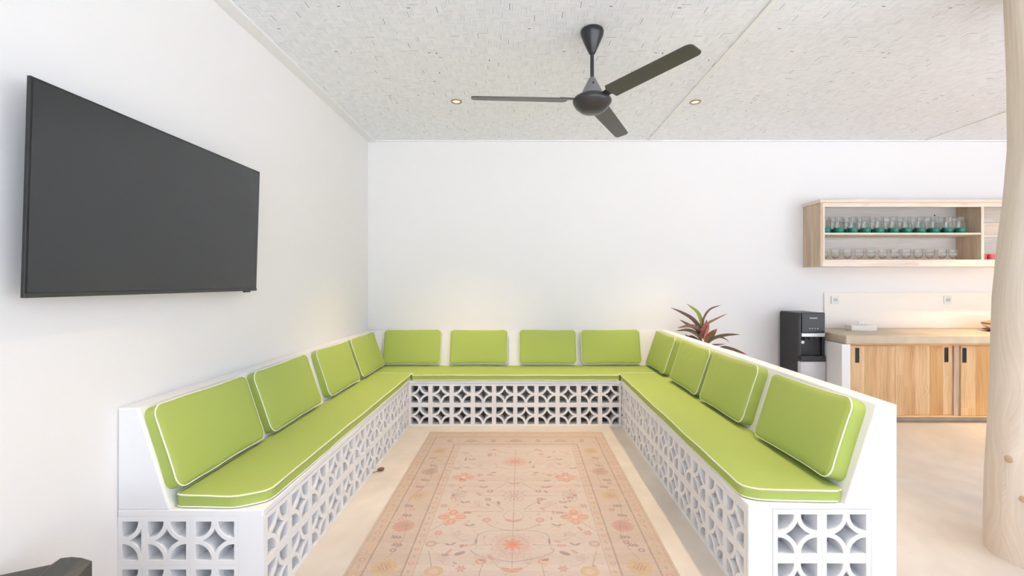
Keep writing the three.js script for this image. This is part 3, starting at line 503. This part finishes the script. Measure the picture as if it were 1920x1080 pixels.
// glasses: two rows with green feet on the shelf, stemmed ones below
{
  const wall = lathe([[0.044, 0.0555], [0.043, 0.075], [0.036, 0.11], [0.033, 0.14], [0.036, 0.166], [0.0335, 0.166], [0.0305, 0.14], [0.0335, 0.11], [0.0405, 0.075], [0.0415, 0.0555], [0.044, 0.0555]], 28);
  const foot = lathe([[0, 0.0015], [0.034, 0.0015], [0.041, 0.01], [0.045, 0.03], [0.0445, 0.055], [0.041, 0.055], [0.04, 0.02], [0, 0.012]], 28);
  for (let r = 0; r < 2; r++) for (let k = 0; k < 11; k++) {
    const o = thing('drinking_glass', r ? `green-footed glass in the rear row on cupboard shelf, number ${['one', 'two', 'three', 'four', 'five', 'six', 'seven', 'eight', 'nine', 'ten', 'eleven'][k]} from the outer side panel` : `green-footed glass at the front of cupboard shelf, number ${['one', 'two', 'three', 'four', 'five', 'six', 'seven', 'eight', 'nine', 'ten', 'eleven'][k]} from the outer side panel`, 'glass', [3.125 + k * 0.1395 + (rnd() - 0.5) * 0.012 + r * 0.028, 1.8525, -4.6 - r * 0.11], 'green-footed glasses on the shelf');
    mesh('bowl', wall, clearGlass, o); mesh('green_foot', foot, greenGlass, o);
  }
  const bowl = lathe([[0, 0.063], [0.006, 0.063], [0.02, 0.068], [0.034, 0.085], [0.039, 0.11], [0.036, 0.15], [0.0343, 0.15], [0.037, 0.11], [0.0325, 0.087], [0.019, 0.071], [0, 0.067]], 24), stem = lathe([[0.0045, 0.006], [0.004, 0.03], [0.0045, 0.063]], 12), ft = lathe([[0, 0.0015], [0.033, 0.0015], [0.033, 0.003], [0.005, 0.008]], 24);
  const nm = ['one', 'two', 'three', 'four', 'five', 'six', 'seven', 'eight', 'nine', 'ten', 'eleven', 'twelve'];
  for (let k = 0; k < 12; k++) {
    const o = thing('stemmed_glass', `clear stemmed glass on the bottom board of cupboard, number ${nm[k]} from the outer side panel`, 'glass', [3.14 + k * 0.122, 1.5355, -4.64 + (rnd() - 0.5) * 0.01], 'clear stemmed glasses on the bottom board');
    mesh('bowl', bowl, clearGlass, o); mesh('stem', stem, clearGlass, o); mesh('foot', ft, clearGlass, o);
  }
  const cup = lathe([[0, 0.001], [0.03, 0.001], [0.034, 0.01], [0.041, 0.105], [0.0385, 0.105], [0.031, 0.012], [0, 0.008]], 28);
  [[4.752, 'beside the divider'], [4.85, 'next to the column']].forEach(([x, s]) => { const o = thing('tumbler', `bright pink tumbler on the cupboard's bottom board ${s}`, 'tumbler', [x, 1.5355, -4.62], 'pink tumblers in the cupboard'); mesh('cup', cup, MAT(lin(240, 110, 116), 0.3, { transmission: 0.3, thickness: 0 }), o); });
}
// sockets
[[3.363, 'white wall socket above the water dispenser end of counter'], [4.567, 'white wall socket above counter near the wooden column']].forEach(([x, l]) => {
  const o = thing('wall_socket', l, 'socket', [x, 1.163, ZB + 0.0132], 'sockets on the backsplash');
  mesh('plate', rbox(-0.042, 0.042, -0.042, 0.042, 0, 0.01, 0.004), MAT(lin(236, 236, 232), 0.4), o);
  mesh('outlet', lathe([[0.022, 0.0135], [0.024, 0.0135], [0.024, 0.008], [0.02, 0.006], [0.019, 0.0105], [0, 0.0102]].map(([r, y]) => [r, y]), 24).rotateX(Math.PI / 2), MAT(lin(214, 214, 210), 0.4), o);
  for (const s of [-1, 1]) mesh('pin_hole', new THREE.CylinderGeometry(0.0035, 0.0035, 0.002, 10).rotateX(Math.PI / 2).translate(s * 0.009, 0, 0.0108), blackMatt, o);
});
// tissue box and bowl on the worktop
{
  const o = thing('tissue_box', 'flat white box lying on the concrete worktop', 'box', [3.49, 0.8555, -4.6]); o.rotation.y = -0.12;
  mesh('body', rbox(-0.12, 0.12, 0, 0.056, -0.06, 0.06, 0.004), MAT(lin(240, 239, 234), 0.6), o);
  mesh('opening', rbox(-0.05, 0.06, 0.0555, 0.0575, -0.02, 0.02, 0.001), MAT(lin(222, 190, 176), 0.7), o);
  const sh = new THREE.PlaneGeometry(0.07, 0.05, 8, 6), p = sh.attributes.position; for (let i = 0; i < p.count; i++) p.setXYZ(i, p.getX(i) * (0.7 + 6 * p.getY(i)), p.getY(i) + 0.012 * noise(p.getX(i) * 40, 1, 2), 0.02 * noise(p.getX(i) * 50, p.getY(i) * 40, 5)); sh.computeVertexNormals();
  mesh('tissue', sh.translate(0.005, 0.075, 0), MAT(lin(246, 244, 240), 0.9, { side: THREE.DoubleSide }), o);
}
{
  const o = thing('serving_bowl', 'white bowl with wooden rim and base on counter behind column', 'bowl', [4.86, 0.8555, -4.5]);
  mesh('base_tray', lathe([[0, 0], [0.1, 0], [0.16, 0.02], [0.158, 0.025], [0.1, 0.01], [0, 0.008]], 36), MAT(lin(150, 100, 50), 0.5), o);
  mesh('dish', lathe([[0, 0.011], [0.09, 0.013], [0.15, 0.045], [0.165, 0.075], [0.158, 0.075], [0.14, 0.05], [0, 0.02]], 40), MAT(lin(240, 228, 210), 0.35), o);
  mesh('wooden_rim', new THREE.TorusGeometry(0.16, 0.009, 10, 48).rotateX(Math.PI / 2).translate(0, 0.08, 0), MAT(lin(150, 104, 60), 0.5), o);
  mesh('wooden_lid', lathe([[0.158, 0.088], [0.12, 0.105], [0.06, 0.118], [0, 0.12]], 36), MAT(lin(214, 164, 104), 0.5), o);
}

// ------------------------------------------------------------------ water dispenser
{
  const o = thing('water_dispenser', 'black and silver floor-standing water dispenser beside kitchen counter', 'dispenser', [2.87, 0, -4.575]), hw = 0.125, zf = 0.17;
  mesh('cabinet', rbox(-hw, hw, 0.02, 1.04, -0.175, 0.135, 0.008), blackMatt, o);
  mesh('top_cover', rbox(-hw + 0.004, hw - 0.004, 1.04, 1.05, -0.17, 0.13, 0.004), MAT(lin(70, 70, 72), 0.4), o);
  const cp = mesh('control_panel', rbox(-hw + 0.018, hw, 0.85, 1.052, 0.13, zf, 0.01, 3), blackGloss, o);
  for (let k = 0; k < 4; k++) mesh('button', new THREE.CylinderGeometry(0.007, 0.007, 0.003, 16).rotateX(Math.PI / 2).translate(-0.028 + 0.026 * k, 0.895, zf), MAT(lin(150, 150, 152), 0.4), cp);
  const cv = document.createElement('canvas'); cv.width = 256; cv.height = 64; const c = cv.getContext('2d'); c.fillStyle = '#27272a'; c.fillRect(0, 0, 256, 64); c.fillStyle = '#f4f4f4'; c.font = 'bold 46px sans-serif'; c.textAlign = 'center'; c.textBaseline = 'middle'; c.fillText('Panasonic', 128, 33, 240);
  const tx = new THREE.CanvasTexture(cv); tx.colorSpace = THREE.SRGBColorSpace;
  mesh('lettering', new THREE.PlaneGeometry(0.085, 0.021).translate(0.01, 0.999, zf + 0.0008), MAT(0xffffff, 0.3, { map: tx }), cp);
  mesh('silver_band', rbox(-hw + 0.016, hw - 0.002, 0.814, 0.85, 0.128, zf + 0.004, 0.005), silver, o);
  mesh('side_column', rbox(-hw, -hw + 0.015, 0.6, 1.045, 0.13, zf - 0.006, 0.005), MAT(lin(48, 50, 56), 0.25), o);
  mesh('side_column', rbox(hw - 0.03, hw, 0.63, 0.814, 0.13, zf - 0.004, 0.008), blackGloss, o);
  mesh('recess_back', rbox(-hw + 0.015, hw - 0.03, 0.63, 0.814, 0.131, 0.138, 0.002), blackMatt, o);
  for (const x of [-0.07, -0.015, 0.04]) { const t = mesh('tap', new THREE.CylinderGeometry(0.009, 0.007, 0.03, 14).translate(x, 0.799, 0.155), MAT(lin(28, 28, 30), 0.3), o); mesh('lever', rbox(x - 0.012, x + 0.012, 0.786, 0.79, 0.15, 0.176, 0.0015), MAT(lin(36, 36, 38), 0.3), t); }
  mesh('round_sticker', new THREE.CylinderGeometry(0.016, 0.016, 0.002, 28).rotateX(Math.PI / 2).translate(-0.078, 0.757, 0.1395), MAT(lin(245, 245, 245), 0.5), o);
  const tray = mesh('drip_tray', rbox(-hw, hw, 0.575, 0.63, 0.13, zf + 0.016, 0.01, 3), blackMatt, o);
  for (let k = 0; k < 6; k++) mesh('slot', box(-0.08 + k * 0.024, -0.066 + k * 0.024, 0.6295, 0.6308, 0.142, 0.172), MAT(lin(16, 16, 16), 0.6), tray);
  const lower = mesh('lower_door', rbox(-hw - 0.002, hw + 0.002, 0.04, 0.574, 0.13, zf + 0.01, 0.012, 3), MAT(lin(198, 196, 198), 0.35, { metalness: 0.25 }), o);
  mesh('door_gap', box(-hw + 0.01, hw - 0.01, 0.02, 0.04, 0.12, zf), blackMatt, lower);
}

// ------------------------------------------------------------------ potted cordyline behind the bench
{
  const px = 1.77, pz = -4.4, o = thing('cordyline_plant', 'potted plant with long bronze and green leaves behind kitchen-side bench', 'plant', [px, 0, pz]);
  mesh('pot', lathe([[0, 0.001], [0.11, 0.001], [0.12, 0.02], [0.15, 0.27], [0.158, 0.275], [0.158, 0.3], [0.14, 0.3], [0.135, 0.26], [0, 0.26]], 36), MAT(lin(190, 180, 168), 0.7), o);
  mesh('soil', new THREE.CylinderGeometry(0.137, 0.137, 0.02, 28).translate(0, 0.262, 0), MAT(lin(70, 54, 42), 0.95), o);
  const S = 191, fx = (x) => (1240 + x / 8.306 - 976.4) / S - px, fy = (y) => 1.352 - (560 + y / 8.306 - 529) / S;   // measured at the plant's distance
  const stemPts = [[0, 0.26, 0], [0.01, 0.55, 0.01], [-0.005, 0.8, 0], [fx(650), fy(560), 0]].map((p) => V(...p));
  mesh('stem', new THREE.TubeGeometry(new THREE.CatmullRomCurve3(stemPts), 24, 0.009, 8), MAT(lin(96, 74, 62), 0.8), o);
  mesh('stem', new THREE.TubeGeometry(new THREE.CatmullRomCurve3([V(0.03, 0.26, 0.02), V(0.05, 0.6, 0.04), V(fx(720), fy(700), 0.05)]), 18, 0.007, 8), MAT(lin(96, 74, 62), 0.8), o);
  function leaf(pts, w, color, dz, tipColor) {
    const c = new THREE.CatmullRomCurve3(pts.map(([x, y], i) => V(fx(x), fy(y), dz * (i / (pts.length - 1)) ** 1.3)));
    const n = 22, pos = [], colr = [], idx = [], A = new THREE.Color(color), B = tipColor ? new THREE.Color(tipColor) : A, W = w / 8.306 / S;
    for (let i = 0; i <= n; i++) {
      const t = i / n, p = c.getPoint(t), tg = c.getTangent(t), side = V(0, 0, 1).cross(tg).normalize().multiplyScalar(0.86).add(V(0, 0, 0.5 * (dz < 0 ? -1 : 1))).normalize();
      const hwid = 0.5 * W * Math.max(0.06, Math.pow(Math.sin(Math.PI * Math.pow(t, 0.72)), 0.75)) * 1.1, nn = side.clone().cross(tg).normalize();
      for (const s of [-1, 0, 1]) { const q = p.clone().addScaledVector(side, s * hwid).addScaledVector(nn, s ? 0.25 * hwid : 0); pos.push(q.x, q.y, q.z); const cc = t > 0.78 ? B : A, v = 1 + 0.18 * (s ? 0 : 1); colr.push(cc.r * v, cc.g * v, cc.b * v); }
    }
    for (let i = 0; i < n; i++) for (let k = 0; k < 2; k++) { const a = i * 3 + k, b = a + 3; idx.push(a, b, a + 1, a + 1, b, b + 1); }
    const g = new THREE.BufferGeometry(); g.setAttribute('position', new THREE.Float32BufferAttribute(pos, 3)); g.setAttribute('color', new THREE.Float32BufferAttribute(colr, 3)); g.setIndex(idx); g.computeVertexNormals();
    mesh('leaf', g, leafMat, o);
  }
  const leafMat = new THREE.MeshPhysicalMaterial({ vertexColors: true, roughness: 0.45, side: THREE.DoubleSide, transmission: 0.15, thickness: 0 });
  const G = lin(120, 138, 42), Br = lin(110, 88, 78), Dk = lin(78, 64, 56), Ol = lin(106, 94, 68), Rd = lin(168, 104, 92), Rb = lin(126, 78, 70);
  leaf([[645, 470], [632, 360], [570, 215], [385, 78]], 82, G, 0.02);
  leaf([[650, 540], [590, 430], [490, 312], [330, 215], [178, 146]], 58, Br, -0.05);
  leaf([[640, 600], [560, 480], [410, 400], [248, 318]], 60, Dk, 0.06);
  leaf([[640, 560], [560, 455], [400, 412], [196, 442]], 68, lin(118, 88, 76), 0.1);
  leaf([[640, 690], [560, 560], [400, 480], [185, 487]], 66, Ol, 0.08);
  leaf([[640, 700], [540, 620], [450, 580], [360, 600]], 40, Dk, 0.04);
  leaf([[600, 720], [520, 640], [440, 600], [385, 560]], 36, Dk, -0.04);
  leaf([[650, 420], [670, 300], [760, 170], [928, 100]], 48, Br, 0.0);
  leaf([[690, 480], [740, 385], [860, 325], [1065, 238]], 36, lin(128, 96, 86), -0.05);
  leaf([[690, 730], [740, 620], [775, 530], [800, 455]], 160, lin(128, 92, 62), 0.1, lin(170, 116, 84));
  leaf([[690, 730], [800, 620], [960, 560], [1148, 540]], 66, Ol, 0.1);
  leaf([[860, 610], [950, 605], [1030, 640], [1095, 690]], 22, Dk, -0.04);
  leaf([[690, 760], [780, 725], [870, 712], [965, 698]], 34, Rb, 0.04);
  leaf([[760, 860], [940, 760], [1080, 780], [1210, 828], [1290, 858]], 50, Ol, 0.05, lin(214, 50, 70));
  leaf([[650, 600], [670, 480], [690, 400], [690, 325]], 112, Rd, 0.03);
  leaf([[650, 620], [630, 560], [620, 500], [560, 460]], 105, lin(146, 92, 84), 0.07);
  leaf([[660, 640], [690, 540], [730, 460], [745, 370]], 60, lin(196, 120, 106), -0.02);
  leaf([[640, 660], [600, 570], [550, 500], [470, 430]], 24, Rb, 0.0);
}

// ------------------------------------------------------------------ dark faceted floor cushion by the television wall
{
  const o = thing('floor_pouf', 'dark charcoal creased leatherette pouf standing beside the bench end', 'pouf', [-1.475, 0, -1.28]), m = MAT(lin(72, 72, 68), 0.5);
  m.flatShading = true;
  const hull = (pts) => new ConvexGeometry(pts.map((p) => V(...p)));
  const body = mesh('cover', hull([[-0.155, 0, -0.1], [0.15, 0, -0.1], [0.15, 0, 0.1], [-0.155, 0, 0.1], [-0.155, 0.3, -0.11], [0.165, 0.3, -0.09], [0.15, 0.28, 0.11], [-0.155, 0.3, 0.11], [-0.155, 0.448, -0.09], [-0.02, 0.474, -0.09], [0.037, 0.488, -0.09], [0.1, 0.46, -0.06], [-0.155, 0.42, 0.0], [0.02, 0.44, 0.02], [-0.06, 0.4, 0.09]]), m, o);
  mesh('raised_corner', hull([[0.164, 0.3, -0.09], [0.164, 0.499, -0.09], [0.135, 0.51, -0.088], [0.102, 0.513, -0.088], [0.07, 0.509, -0.088], [0.037, 0.487, -0.088], [0.03, 0.46, -0.03], [0.13, 0.49, -0.04], [0.155, 0.46, -0.02], [0.1, 0.4, 0.06], [0.15, 0.3, 0.08]]), m, o);
  const fold = (a, b, c, d) => { const g = new ConvexGeometry([...a, ...b, ...c, ...d].length ? [a, b, c, d].map((p) => V(...p)) : []); return g; };
  mesh('fold', fold([0.01, 0.45, 0.0], [0.1, 0.435, 0.05], [0.05, 0.462, 0.01], [0.05, 0.39, 0.09]), m, body);
  mesh('fold', fold([-0.12, 0.42, 0.02], [0.0, 0.462, -0.03], [-0.03, 0.44, 0.04], [-0.06, 0.38, 0.1]), m, body);
}
// ------------------------------------------------------------------ small dry leaf on the floor
{
  const o = thing('dry_leaf', 'small curled brown dry leaf on floor by the bench', 'leaf', [-1.012, 0.001, -3.2]); o.rotation.y = 0.6;
  const g = new THREE.SphereGeometry(0.026, 20, 12).scale(1, 0.5, 0.55).translate(0.012, 0.013, 0), p = g.attributes.position;
  for (let i = 0; i < p.count; i++) { const x = p.getX(i); if (x < 0) { const k = 1 + x * 16; p.setY(i, 0.004 + (p.getY(i) - 0.004) * Math.max(k, 0.2)); p.setZ(i, p.getZ(i) * Math.max(k, 0.2)); } }
  g.computeVertexNormals(); mesh('blade', g, MAT(lin(132, 112, 92), 0.85), o);
  mesh('stalk', new THREE.TubeGeometry(new THREE.CatmullRomCurve3([V(-0.01, 0.006, 0), V(-0.03, 0.005, 0.006), V(-0.05, 0.003, 0.004)]), 10, 0.0025, 6), MAT(lin(140, 124, 98), 0.85), o);
}

renderer.render(scene, camera);
